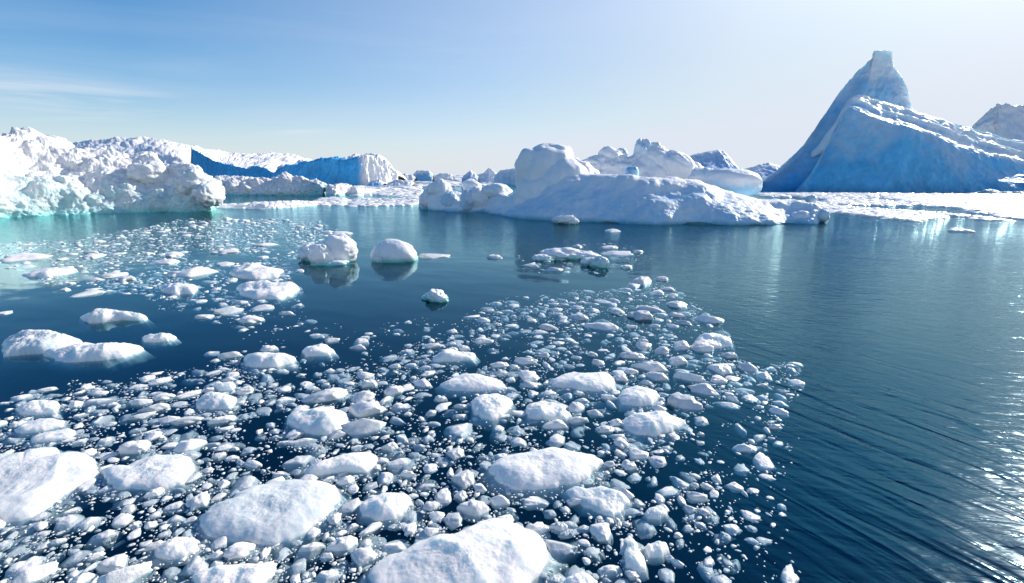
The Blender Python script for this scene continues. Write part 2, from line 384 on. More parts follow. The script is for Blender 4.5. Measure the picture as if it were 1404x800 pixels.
bb(604,262,4,1.7,2.0,1.7,1.1,.1,.4, wy=290)          # leftmost pyramid lump
bb(588,275,1.5,1.3,1.6,1.5,1.8,.35, wy=288)
bb(618,278,1.2,1.3,1.4,1.5,2.6,.55, wy=290)
bb(642,276,1.0,1.1,1.2,1.6,3.1,.5, wy=291)
bb(655,272,1.5,1.5,1.6,1.6,4.4,.15, wy=291)
bb(680,262,5,2.2,2.4,1.1,5.2,.3, wy=293)
bb(648,258,7,1.6,1.6,1.2,5.9,.1, .5, wy=291)
bb(750,240,7.5,3.9,4.0,4.0,6.3,.03,0,(0.24,1.1),.9, wy=300); bb(742,268,6,3.5,3.5,3.2,6.6,.2,0,(0.25,1.1), wy=300); bb(792,246,8,3.0,3.0,2.6,6.1,.1,.5,(0.3,1.1), wy=300) # the big dome
bb(772,252,5.5,3.4,3.4,3.3,6.9,.03,.5,(0.14,0.9), wy=300)
# back ridge: rumpled knolls and the sharp crown
wl3 = wl_row([(780,296)]*1+[(805,296),(835,296),(860,296),(885,296),(915,296),(945,296),(975,296)])
c3 = up_row([(785,236),(812,219),(836,212),(858,220),(883,203),(912,208),(940,222),(978,240)], wl3, 12)
m3 = up_row([(785,250),(812,238),(836,236),(858,240),(883,232),(912,236),(940,244),(978,254)], wl3, 8)
bg.sheet([under(wl3,-1,6), m3, c3, back(c3, 9)], [.2,.12,.1,.05], nu=200, nv=80, nz=(1.3,3.4,5), bil=0.6, seed=15.2, fine=0.08)
bb(884,214,11,1.5,1.6,2.4,7.7,.45,-.3,(0.3,1.2), wy=296)
bb(905,222,10.5,3.0,2.4,2.0,8.6,.12,.5, wy=296)
bb(930,232,9,3.0,2.4,2.0,9.6,.12,.5, wy=296)
bb(838,220,11.5,2.2,2.0,1.8,10.1,.12,.2,(0.35,1.4), wy=296)
bb(852,214,12.5,1.0,1.2,1.1,10.9,.4, wy=296)
bb(808,232,10,2.0,2.0,1.5,11.3,.1, wy=296)
# smooth waisted block on the right shoulder
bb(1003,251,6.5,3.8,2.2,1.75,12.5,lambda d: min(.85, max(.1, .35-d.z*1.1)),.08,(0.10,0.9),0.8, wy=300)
bb(968,246,8,2.2,2.0,1.4,13.5,.3,.3, wy=300)
bb(1112,288,1.5,0.9,1,0.8,14.2,.05, wy=306); bb(1126,296,.8,0.75,.9,0.8,15.2,.45, wy=306); bb(1098,297,.4,1.2,.8,.6,16.2,.2, wy=306)
bb(905,300,-.2,1.1,.6,.6,17.7,.3,0,(.4,1.6), wy=307)
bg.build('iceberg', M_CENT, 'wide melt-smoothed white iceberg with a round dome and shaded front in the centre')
bx = Berg(); bx.blob(P(866,240, W(866,305).y+6.2), (0.85,0.9,1.0), blue=.62, nz=(.16,1.1), seed=4.0, sq=0.85)
bx.build('ice_boulder', M_CENT, 'pale turquoise ice boulder perched on the central iceberg', cat='ice boulder')
bx = Berg(); bx.blob(P(1112,274, W(1112,284).y), (0.9,0.8,0.65), blue=.55, nz=(.2,1.1), seed=44.0)
bx.build('ice_boulder', M_CENT, 'small turquoise ice boulder behind the right tip of the central iceberg', cat='ice boulder')

# --- the great spired berg on the right
def caps(r, push=16.0):
    out_ = []
    for p in (r[0], r[-1]):
        k = 1+push/p.y; z = H+(p.z-H)*k
        out_.append(Vector((p.x*k, p.y*k, min(z, p.z) if p.z < .5 else z)))
    return [out_[0]]+list(r)+[out_[1]]
bg = Berg()
Y1 = 160.0
sil = [(1036,257),(1054,244),(1072,231),(1102,200),(1112,185),(1128,161),(1151,126),(1177,96),(1191,83),(1197,79),(1198,70),(1211,69),(1224,70),(1225,90),(1234,102),(1243,122),(1249,139),(1256,152)]
bas = [1030,1046,1062,1082,1092,1104,1122,1142,1156,1168,1180,1195,1212,1226,1240,1254,1266,1280]
Yt = [163,166,168,173,175,178,180,182,182,182,182,182,182,182,182,181,180,179]
b0 = depth_row([(x,262) for x in bas], [160]*10+[162,164,166,167,168,169,170,171]); b0 = [Vector((p.x, p.y, -0.5)) for p in b0]
t0 = depth_row(sil, Yt)
m0 = [b.lerp(t, .5)-Vector((0, -1.5-1.5*math.sin(i*.8), 0)) for i, (b, t) in enumerate(zip(b0, t0))]
m1 = [b.lerp(t, .8)-Vector((0, -1.0-1.0*math.cos(i*1.1), 0)) for i, (b, t) in enumerate(zip(b0, t0))]
b0, m0, m1, t0 = [caps(r, 8) for r in (b0, m0, m1, t0)]
tb = [.5]*5+[.4]*5+[.0,.0,.0,.0]+[.2]*6
bg.sheet([under(b0,-4,-2), b0, m0, m1, t0, back(t0, 20)], [.7,.8,.6,.5,tb,.2], nu=320, nv=190, smooth_u=False, smooth_v=False, nz=(1.0,9,6), bil=0.3, seed=6.6, fine=0.45)
# front block with the tilted snowy shelf
wl = [Vector((p.x, p.y, -0.5)) for p in depth_row([(1088,263),(1110,263),(1150,264),(1200,264),(1250,265),(1300,265),(1350,266),(1404,266),(1500,267)], [152,150,148,146,145,145,145,145,146])]
ma = depth_row([(1098,255),(1116,243),(1150,238),(1200,238),(1250,240),(1300,243),(1350,247),(1404,250),(1500,255)], [154,153,151,149,148,148,149,149,150])
mb_ = depth_row([(1112,238),(1130,210),(1158,196),(1205,199),(1250,206),(1296,216),(1345,228),(1404,240),(1500,250)], [157,157,155,153,152,152,153,154,155])
te = depth_row([(1128,215),(1146,180),(1163,152),(1200,161),(1240,174),(1282,187),(1330,205),(1404,226),(1500,240)], [161,160,158,156,155,155,156,157,160])
sh = depth_row([(1129,208),(1158,150),(1182,130),(1216,141),(1252,151),(1296,166),(1345,179),(1404,196),(1500,225)], [166,167,170,170,170,170,170,170,172])
wl, ma, mb_, te, sh = [caps(r, 30) for r in (wl, ma, mb_, te, sh)]
def mixrow(a, b, t, up): return [p.lerp(q, t)+Vector((0, 0, up*(0.4+0.6*math.sin(i*2.1+t*9)**2))) for i, (p, q) in enumerate(zip(a, b))]
shelf = [mixrow(te, sh, .10, .5), mixrow(te, sh, .24, -1.2), mixrow(te, sh, .36, -.6), mixrow(te, sh, .46, 1.1), mixrow(te, sh, .60, -1.0), mixrow(te, sh, .70, -.4), mixrow(te, sh, .82, 1.0), mixrow(te, sh, .92, -.3)]
bg.sheet([under(wl,-4,-2), wl, ma, mb_, te]+shelf+[sh, back(sh, 22)], [.9,.9,.85,.68,.6, 0,.2,.5,0,.1,.35,0,.1,.0,.0], nu=420, nv=260, smooth_u=True, smooth_v=False, nz=(1.5,13,6), bil=0.35, seed=7.7, fine=0.35)  # shelf troughs tinted bluer, painting in the shade between the snow streaks
bg.build('iceberg', M_SPIRE, 'towering blue iceberg with a flat-topped spire and snow-streaked shelf on the right')
bg = Berg()
cst = depth_row([(1325,182),(1340,174),(1352,166),(1358,150),(1372,148),(1404,153),(1470,165)], 230)
base = [Vector((p.x, 196, -0.5)) for p in cst]
cst = [Vector((p.x*1.0, p.y, p.z)) for p in cst]
mid = [p.lerp(Vector((q.x, q.y, q.z)), .78)-Vector((0, 0, .5)) for p, q in zip(base, cst)]
bg.sheet([base, mid, cst, back(cst, 30)], [.4,.1,.05,0], nu=140, nv=60, smooth_u=False, nz=(2.6,9,6), bil=0.4, seed=19.7, fine=1.6)
bg.build('iceberg', M_DEBRIS, 'rough-crusted white iceberg peeking over the right shoulder of the spired berg')

# --- distant bergs
def far_berg(pts, Y, dep, label, mat=M_DEBRIS, blue=(.5,.4,.1), nz=(3,18,5), fine=1.0, group=None, seed=0.0, sv=False, nu=110, nv=40):
    c = depth_row(pts, Y); b0 = [Vector((p.x, Y-dep*.5, -0.5)) for p in c]; md_ = [Vector((p.x, Y-dep*.25, max(.2, p.z*.5))) for p in c]
    g_ = Berg(); g_.sheet([b0, md_, c, back(c, dep, -.5)], [blue[0], blue[1], blue[2], 0], nu=nu, nv=nv, smooth_u=False, smooth_v=sv, nz=nz, bil=.4, seed=seed, fine=fine)
    return g_.build('iceberg', mat, label, group)
far_berg([(925,222),(945,215),(965,210),(984,205),(993,206),(1000,216),(1008,228),(1014,240)], 420, 90, 'dark blue snow-streaked peak showing behind the central iceberg', seed=3.0, blue=(.7,.65,.25))
far_berg([(1015,240),(1026,231),(1040,226),(1052,223),(1066,225),(1080,232),(1095,240)], 460, 90, 'low blue ridge between the central iceberg and the spired berg', seed=13.0, blue=(.7,.65,.25))
G_FAR = 'small icebergs far off on the horizon'
fars = [([(566,240),(572,234),(580,233),(588,234),(594,240)],330,'squat block iceberg on the horizon left of the central berg',.8),
 ([(596,241),(604,237),(614,238),(622,241)],360,'thin low white iceberg on the horizon right of the squat block',.1),
 ([(634,242),(640,236),(645,232),(651,237),(656,242)],210,'small pointed blue iceberg behind the left lumps of the central berg',.7),
 ([(654,240),(664,236),(670,229),(678,235),(684,240)],300,'small twin-topped iceberg behind the left shelf of the central berg',.4),
 ([(678,240),(686,233),(698,231),(712,230),(718,240)],280,'flat-topped blue-grey iceberg just left of the central dome',.6),
 ([(546,242),(556,238),(566,240),(570,243)],300,'lowest white iceberg beside the sunlit bluff on the horizon',0.),
 ([(532,250),(545,246),(560,248),(568,251)],190,'low flat white berg in the pack left of the central berg',0.),
 ([(505,250),(512,247),(520,246),(528,251)],200,'small bluish berg in the pack below the sunlit bluff',.8),
 ([(700,241),(706,236),(716,237),(722,241)],240,'rounded grey-blue berg tucked against the central dome',.5)]
for i, (pts, Y, lab, bl_) in enumerate(fars):
    far_berg(pts, Y, 14, lab, mat=M_BERG, blue=(bl_, bl_, bl_*.3), nz=(1.1,5,5), fine=.5, group=G_FAR, seed=i*4.3, nu=60, nv=26)
for i, (x0, x1, top_, Y, lab) in enumerate([(1346,1372,259,140,'small lumpy ice block before the foot of the spired berg'),(1370,1392,262,138,'flat ice block right of the lumpy one at the spired berg foot'),(1390,1425,261,136,'turquoise-shadowed ice block at the far right edge of the pack')]):
    xm = (x0+x1)/2
    far_berg([(x0,267),(x0*.7+xm*.3,top_+2),(xm,top_),(xm*.4+x1*.6,top_+2),(x1,267)], Y, 5, lab, mat=M_BERG, blue=(.3,.2,0), nz=(.9,2.5,5), fine=.3, seed=50+i*3.1, nu=60, nv=26)

# ================================================================== SMALL BERGY BITS
def bit(parts, name, label, mat=M_BIT, cat='ice block', wy=None):
    b_ = Berg()
    for (x, y, wy, rx, ry, rz, blue, rot, nzz, sd) in parts:
        Yb = W(x, wy).y+ry*0.8
        s_ = pxm(Yb)
        b_.blob(P(x, y, Yb), (rx/s_, ry, rz/s_), blue=blue, nz=nzz, seed=sd, rot=rot)
    return b_.build(name, mat, label, cat=cat)
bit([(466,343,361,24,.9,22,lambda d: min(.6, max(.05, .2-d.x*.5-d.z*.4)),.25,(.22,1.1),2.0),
     (440,352,364,16,.6,18,.1,0.1,(.3,1.3),3.0),(426,348,358,16,.7,13,.05,.0,(.4,1.6),4.2),(455,362,364,28,.6,6,.05,0,(.3,1.5),6.2)],
    'bergy_bit', 'twin-lobed white ice block leaning over the calm water left of the dome-shaped block')
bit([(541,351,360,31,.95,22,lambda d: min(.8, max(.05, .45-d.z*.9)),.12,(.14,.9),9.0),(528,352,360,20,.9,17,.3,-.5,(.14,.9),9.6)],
    'bergy_bit', 'smooth dome-shaped ice block with turquoise base standing on calm water')
bit([(597,406,414,13,.35,9,.05,.0,(.4,1.4),12.0),(605,410,415,10,.3,7,.05,.2,(.3,1.4),13.0),(586,408,411,8,.25,4,.05,.0,(.3,1.4),14.0)],
    'bergy_bit', 'small knobbly white ice lump alone on open blue water')
bit([(775,301,308,14,.5,6,.1,0,(.4,1.8),16.0),(786,304,308,8,.4,5,.1,0,(.4,1.8),17.0),(765,302,307,8,.4,5,.1,0,(.4,1.8),18.0)],
    'bergy_bit', 'small white ice lump floating just in front of the central iceberg')
bit([(770,350,356,30,.9,10,.05,0,(.35,1.7),21.0),(800,352,356,22,.7,8,.05,0,(.35,1.7),22.0),(745,354,358,16,.6,5,.05,0,(.35,1.7),23.0)],
    'bergy_bit', 'low crusted white ice ridge in the cluster before the central iceberg')
bit([(822,361,368,13,.4,9,.55,0,(.3,1.4),25.0),(808,359,365,12,.4,6,.1,0,(.3,1.6),26.0)],
    'bergy_bit', 'greenish rounded ice lump right of the crusted ridge')

# ================================================================== FLOES TRACED FROM THE PICTURE
floes = [   # outline seen, height (m), label, blue
 ([(-60,660),(-40,618),(0,613),(15,612),(28,611),(40,616),(45,606),(60,604),(72,607),(83,617),(100,616),(118,615),(130,622),(137,632),(136,645),(125,655),(105,672),(85,685),(60,700),(30,712),(0,718),(-40,720)],.32,'huge white floe cut by the left edge of the picture','the huge left-edge floe',.3),
 ([(172,640),(190,626),(215,619),(245,617),(258,620),(265,632),(262,650),(250,666),(225,672),(200,673),(180,670),(160,673),(145,665),(137,648),(150,642),(165,640)],.22,'smooth pale grey floe with a white knob, right of the huge left-edge floe','the smooth knobbed floe',.5),
 ([(275,712),(285,700),(300,690),(312,684),(325,672),(345,660),(370,655),(400,652),(430,653),(455,655),(467,662),(468,680),(455,700),(440,715),(415,732),(380,745),(345,748),(310,742),(285,732)],.24,'large soft grey-white floe with a bright crest in the left foreground','the large soft floe',.6),
 ([(505,790),(515,775),(530,760),(545,757),(560,750),(575,738),(600,730),(620,728),(640,718),(660,705),(680,697),(695,699),(715,710),(730,722),(742,740),(748,762),(745,785),(735,805),(720,830),(600,840),(540,830),(510,815)],.30,'largest white slab cut by the bottom edge at the middle','the bottom-edge slab',.2),
 ([(668,645),(672,632),(690,622),(712,618),(740,612),(757,606),(775,608),(800,615),(820,625),(828,630),(822,642),(805,655),(790,663),(765,668),(735,672),(705,672),(680,662)],.26,'large lens-shaped white floe above the bottom-edge slab','the lens-shaped floe',.3),
 ([(775,668),(785,662),(800,667),(825,665),(845,670),(857,675),(862,688),(855,700),(842,710),(825,705),(800,695),(782,680)],.16,'granular grey-white wedge floe beside open dark water','the granular wedge floe',.5),
 ([(855,575),(860,568),(875,562),(895,560),(910,558),(920,565),(935,575),(940,580),(930,588),(915,595),(895,598),(870,597),(857,588)],.26,'white arrow-shaped floe at the right border of the brash field','the arrow-shaped floe',.2),
 ([(645,555),(650,545),(660,540),(680,533),(695,538),(702,548),(700,560),(690,572),(675,577),(660,575),(648,568)],.30,'bright rounded snowball-like floe in the middle of the brash','the snowball-like floe',.1),
 ([(391,570),(400,560),(420,556),(440,554),(460,556),(475,563),(475,580),(465,592),(445,597),(425,596),(405,590),(393,580)],.30,'domed bluish-white floe amid the brash left of centre','the domed bluish floe',.4),
 ([(592,492),(600,482),(615,479),(640,480),(652,487),(648,494),(620,496),(595,497)],.20,'smooth white slab at the top border of the brash field','the smooth upper slab',.1),
 ([(334,495),(340,487),(355,482),(370,479),(392,483),(405,490),(400,498),(380,504),(355,505),(338,502)],.30,'lumpy white floe on dark water left of centre','the lumpy dark-water floe',.1),
 ([(412,484),(425,480),(440,473),(450,470),(455,478),(460,485),(445,489),(420,489)],.22,'small peaked floe right of the lumpy dark-water floe','the small peaked floe',.1),
 ([(2,478),(10,470),(12,460),(30,449),(50,449),(75,453),(95,460),(114,467),(108,475),(85,480),(60,485),(30,488),(5,490)],.50,'green-tinged wedge floe at the left edge over dark water','the green-tinged wedge floe',.7),
 ([(62,487),(80,478),(110,470),(140,468),(165,469),(197,470),(190,478),(170,490),(140,495),(100,497),(75,495)],.32,'long boat-shaped white floe lying against the green-tinged wedge','the boat-shaped floe',.3),
 ([(195,464),(205,458),(222,457),(242,460),(230,468),(210,470),(197,469)],.2,'small leaf-shaped floe off the tip of the boat-shaped floe','the leaf-shaped floe',.1),
 ([(111,437),(120,430),(135,425),(150,423),(165,430),(185,430),(203,437),(190,440),(165,439),(140,443),(120,444)],.4,'humped white floe with a low tail on open blue water at left','the humped tailed floe',.1),
 ([(262,790),(275,778),(300,770),(330,767),(360,768),(375,780),(370,795),(350,810),(300,820),(270,808)],.18,'white floe at the bottom edge left of the large slab','the bottom-left slab',.1),
 ([(212,757),(225,745),(240,733),(258,733),(270,745),(272,755),(255,765),(230,768),(216,765)],.13,'blunt white floe low in the left foreground','the blunt foreground floe',.1),
 ([(20,563),(30,555),(45,553),(50,546),(65,544),(78,548),(82,558),(78,567),(55,569),(30,570)],.26,'two-humped white floe near the left edge','the two-humped floe',.2),
 ([(17,592),(30,580),(55,572),(75,571),(88,575),(85,585),(60,592),(30,595)],.14,'flat white floe directly before the two-humped floe','the flat left floe',.2),
 ([(40,603),(55,595),(75,590),(95,585),(105,592),(95,601),(70,606),(45,608)],.10,'half-sunken floe behind the huge left-edge floe','the half-sunken left floe',.5),
 ([(268,552),(275,543),(285,537),(305,536),(322,541),(325,552),(315,560),(290,562),(270,560)],.24,'rounded bright floe at the upper border of the left brash','the rounded border floe',.1),
 ([(290,530),(295,524),(310,522),(323,527),(320,535),(300,537)],.2,'small knobby floe behind the rounded border floe','the small knobby floe',.1),
 ([(414,650),(425,642),(445,635),(465,625),(490,618),(508,615),(515,622),(512,640),(500,648),(470,648),(440,652),(418,655)],.16,'long shoe-shaped white floe above the large soft floe','the shoe-shaped floe',.2),
 ([(492,697),(500,685),(515,676),(525,670),(545,671),(560,675),(563,690),(555,702),(540,712),(515,714),(497,708)],.18,'bright oval floe between the soft floe and the bottom slab','the bright oval floe',.1),
 ([(754,523),(765,515),(785,505),(800,512),(820,510),(835,508),(843,520),(840,533),(820,537),(795,535),(775,532),(758,530)],.22,'broad two-lobed white floe right of centre in the brash','the two-lobed floe',.1),
 ([(849,545),(852,532),(870,526),(885,528),(900,535),(905,545),(895,555),(875,557),(853,555)],.20,'roundish white floe just behind the arrow-shaped floe','the roundish floe',.1),
 ([(720,568),(722,555),(730,548),(745,544),(760,550),(770,562),(783,570),(775,575),(745,576),(725,574)],.24,'cone-shaped white floe right of the snowball-like floe','the cone-shaped floe',.2),
 ([(603,528),(615,520),(630,510),(655,510),(672,516),(690,525),(695,533),(670,536),(640,537),(612,535)],.20,'wide low white floe behind the snowball-like floe','the wide low floe',.15),
 ([(948,475),(955,462),(975,455),(990,455),(1003,465),(1005,475),(980,478),(955,482)],.28,'triangular white floe at the far right corner of the brash','the triangular corner floe',.1),
 ([(772,800),(785,785),(800,780),(812,788),(820,805),(800,815),(775,812)],.12,'pale floe cut by the bottom edge right of the large slab','the pale bottom floe',.1),
 ([(855,760),(860,744),(855,737),(862,730),(870,738),(876,754),(884,768),(887,785),(875,785),(858,778)],.12,'pear-shaped floe on dark water low right of centre','the pear-shaped floe',.2),
 ([(884,752),(888,743),(900,739),(915,745),(918,757),(908,765),(890,765)],.12,'mitten-sized oval floe right of the pear-shaped floe','the oval dark-water floe',.1),
 ([(882,706),(890,695),(900,691),(912,697),(916,706),(905,712),(888,712)],.12,'sandy-textured floe alone on dark water at right','the lone sandy floe',.1),
 ([(325,396),(335,390),(350,385),(365,382),(378,388),(395,392),(410,397),(400,406),(380,410),(350,411),(330,406)],.5,'jagged white floe in the upper left drift before the twin-lobed block','the jagged drift floe',.1),
 ([(218,395),(228,389),(245,386),(262,389),(272,396),(265,403),(240,405),(222,401)],.42,'compact white floe left of the jagged drift floe','the compact drift floe',.1),
 ([(31,378),(45,374),(70,371),(85,366),(100,364),(106,369),(90,376),(65,380),(38,381)],.3,'long thin white floe near the left edge in the far drift','the long thin far floe',.1),
 ([(315,375),(322,362),(345,359),(370,364),(388,370),(380,380),(350,384),(325,382)],.5,'crumbly white floe behind the jagged drift floe','the crumbly drift floe',.1),
]
def poly_resample(pts, n):
    p = [Vector(q) for q in pts]; p.append(p[0]); L = [0]
    for a, b in zip(p, p[1:]): L.append(L[-1]+(b-a).length)
    out_ = []; j = 0
    for i in range(n):
        t = L[-1]*i/n
        while L[j+1] < t: j += 1
        f = (t-L[j])/(L[j+1]-L[j]); out_.append(p[j].lerp(p[j+1], f))
    # light smoothing
    return [(out_[i-1]+out_[i]*2+out_[(i+1) % n])/4 for i in range(n)]
occupied = []      # (x, y, radius) on the water, of everything afloat
def floe_mesh(outline, h, seed, blue):
    wpx = max(q[0] for q in outline)-min(q[0] for q in outline)
    NA, NR = (200, 88) if wpx > 85 else (130, 52)
    ys = [q[1] for q in outline]; y0, y1 = min(ys), max(ys); yc = (y0+y1)/2
    pw = []
    for (x, y) in outline:
        up = max(0.0, (yc-y)/(yc-y0)); pw.append(W(x, y, h*0.85*up**0.7))
    pw = [Vector((p.x, p.y)) for p in pw]
    ol = poly_resample(pw, NA)
    c = sum(ol, Vector((0, 0)))/NA
    size = sum((p-c).length for p in ol)/NA
    V = []; B = []
    rings = [((i/(NR-12)), 'top') for i in range(1, NR-11)]+[(1+0.22*(i/12)**.7, 'sub') for i in range(1, 13)]
    V.append(None); B.append(0)
    for (r, kind) in rings:
        for a in range(NA):
            d = ol[a]-c
            jag = 1+0.10*fr(c.x+d.x/size*1.7, d.y/size*1.7+seed, seed+r*.6, 5)*min(1, r**3)
            x = c.x+d.x*r*jag; y = c.y+d.y*r*jag
            q = Vector((x/size*1.1+seed, y/size*1.1, seed*.3))
            lump = billow(q, 5); lump2 = fr(q.x*1.0, q.y*1.0, q.z, 4, 1.2); crest = max(0, 1-abs(noise.noise(q*.9+Vector((9,9,9))))*4); fine_ = fr(q.x*4, q.y*4, q.z, 5, .45)
            if kind == 'top':
                edge = (1-r**3.2)**0.62 if r < 1 else 0
                tl = Vector((d.x*.0009, d.y*.0009)) ; z = h*edge*(0.82+0.38*lump2+0.30*fr(q.x*.6, q.y*.6, 3.1, 2)+.16*crest)+0.06*h*fine_*edge**.5+ (0.01 if r<1 else 0)
                # melt pools and steps
                z = max(z, 0.02*h*edge-0.012)
                b = blue*max(0, 0.5-0.9*lump)+0.35*blue*(1-edge)
            else:
                k = (r-1)/0.22
                z = -h*(0.15+1.0*k**1.3)*(0.9+0.5*lump); b = blue*0.6+.2
            V.append(Vector((x, y, z))); B.append(b)
    V[0] = Vector((c.x, c.y, np.mean([V[1+a].z for a in range(NA)])))
    # underside
    nr = len(rings); base = len(V)
    for a in range(NA):
        p = V[1+(nr-1)*NA+a]; V.append(Vector((c.x+(p.x-c.x)*.5, c.y+(p.y-c.y)*.5, -h*2.0))); B.append(.5)
    V.append(Vector((c.x, c.y, -h*2.2))); B.append(.5); last = len(V)-1
    Fq = []
    for a in range(NA):
        b2 = (a+1) % NA
        Fq.append((0, 1+a, 1+b2, 1+b2))
        for j in range(nr):
            o0 = 1+j*NA; o1 = 1+(j+1)*NA if j < nr-1 else base
            Fq.append((o0+a, o1+a, o1+b2, o0+b2))
        Fq.append((base+a, last, last, base+b2))
    return V, Fq, B, c, size, ol
def link_poly(name, V, Fq, B, c, mat):
    me = bpy.data.meshes.new(name)
    cc = Vector((c[0], c[1], 0))
    faces = [tuple(dict.fromkeys(f)) for f in Fq]
    me.from_pydata([tuple(v-cc) for v in V], [], faces)
    me.polygons.foreach_set('use_smooth', np.ones(len(faces), dtype=bool))
    a = me.attributes.new('blue', 'FLOAT', 'POINT'); a.data.foreach_set('value', np.asarray(B, dtype=np.float32))
    me.materials.append(mat)
    return link(name, me, cc)
heroes = []
hero_polys = []
for i, (pl, h, lab, short, blue) in enumerate(floes):
    V, Fq, B, c, size, ol = floe_mesh(pl, h*(.68 if pl[0][1] > 500 else .85), 3.7+i*5.13, blue)
    o = link_poly('ice_floe', V, Fq, B, c, M_FLOE); props(o, lab, 'ice floe')
    hp = (sum(p[0] for p in pl)/len(pl), sum(p[1] for p in pl)/len(pl)); heroes.append((hp, short))
    hero_polys.append([(p.x, p.y) for p in ol[::5]])

# ================================================================== CHUNK LIBRARY
import bmesh
def ico(sub):
    b_ = bmesh.new(); bmesh.ops.create_icosphere(b_, subdivisions=sub, radius=1.0)
    V = np.array([v.co[:] for v in b_.verts]); Fq = np.array([[v.index for v in f.verts] for f in b_.faces]); b_.free()
    return V, Fq
def lump(sub, seed, rough=0.38, npl=6):
    V, Fq = ico(sub); out_ = V.copy()
    rs = random.Random(seed)
    planes = []
    for k in range(rs.randint(npl-3, npl)):        # a few broken faces
        a = rs.uniform(0, 2*math.pi); e = rs.uniform(-.1, 1.0)
        planes.append((np.array([math.cos(a)*math.cos(e), math.sin(a)*math.cos(e), math.sin(e)]), rs.uniform(.55, .88)))
    for i, v in enumerate(V):
        q = Vector(v)*1.1+Vector((seed*3.1, seed*1.3, seed*.7))
        k = 1+rough*billow(q, 4)+0.22*fr(q.x*.8, q.y*.8, q.z*.8, 2)
        p = v*k
        for n_, d_ in planes:
            t = p.dot(n_)-d_
            if t > 0: p = p-n_*t*.85
        p[2] = p[2] if p[2] > 0 else p[2]*1.1
        out_[i] = p
    out_[:, :2] -= (out_[:, :2].max(0)+out_[:, :2].min(0))/2
    out_[:, :2] /= np.maximum((out_[:, :2].max(0)-out_[:, :2].min(0))/2, 1e-3)
    out_[:, 2] /= out_[:, 2].max()
    return out_, Fq
LIB = []
for s in range(26):
    V, Fq = lump(4, s*1.37+.5)
    LIB.append(mesh_from('ice_chunk', V, Fq, M_CHUNK, np.where(V[:, 2] < 0.1, .5, 0.0)))

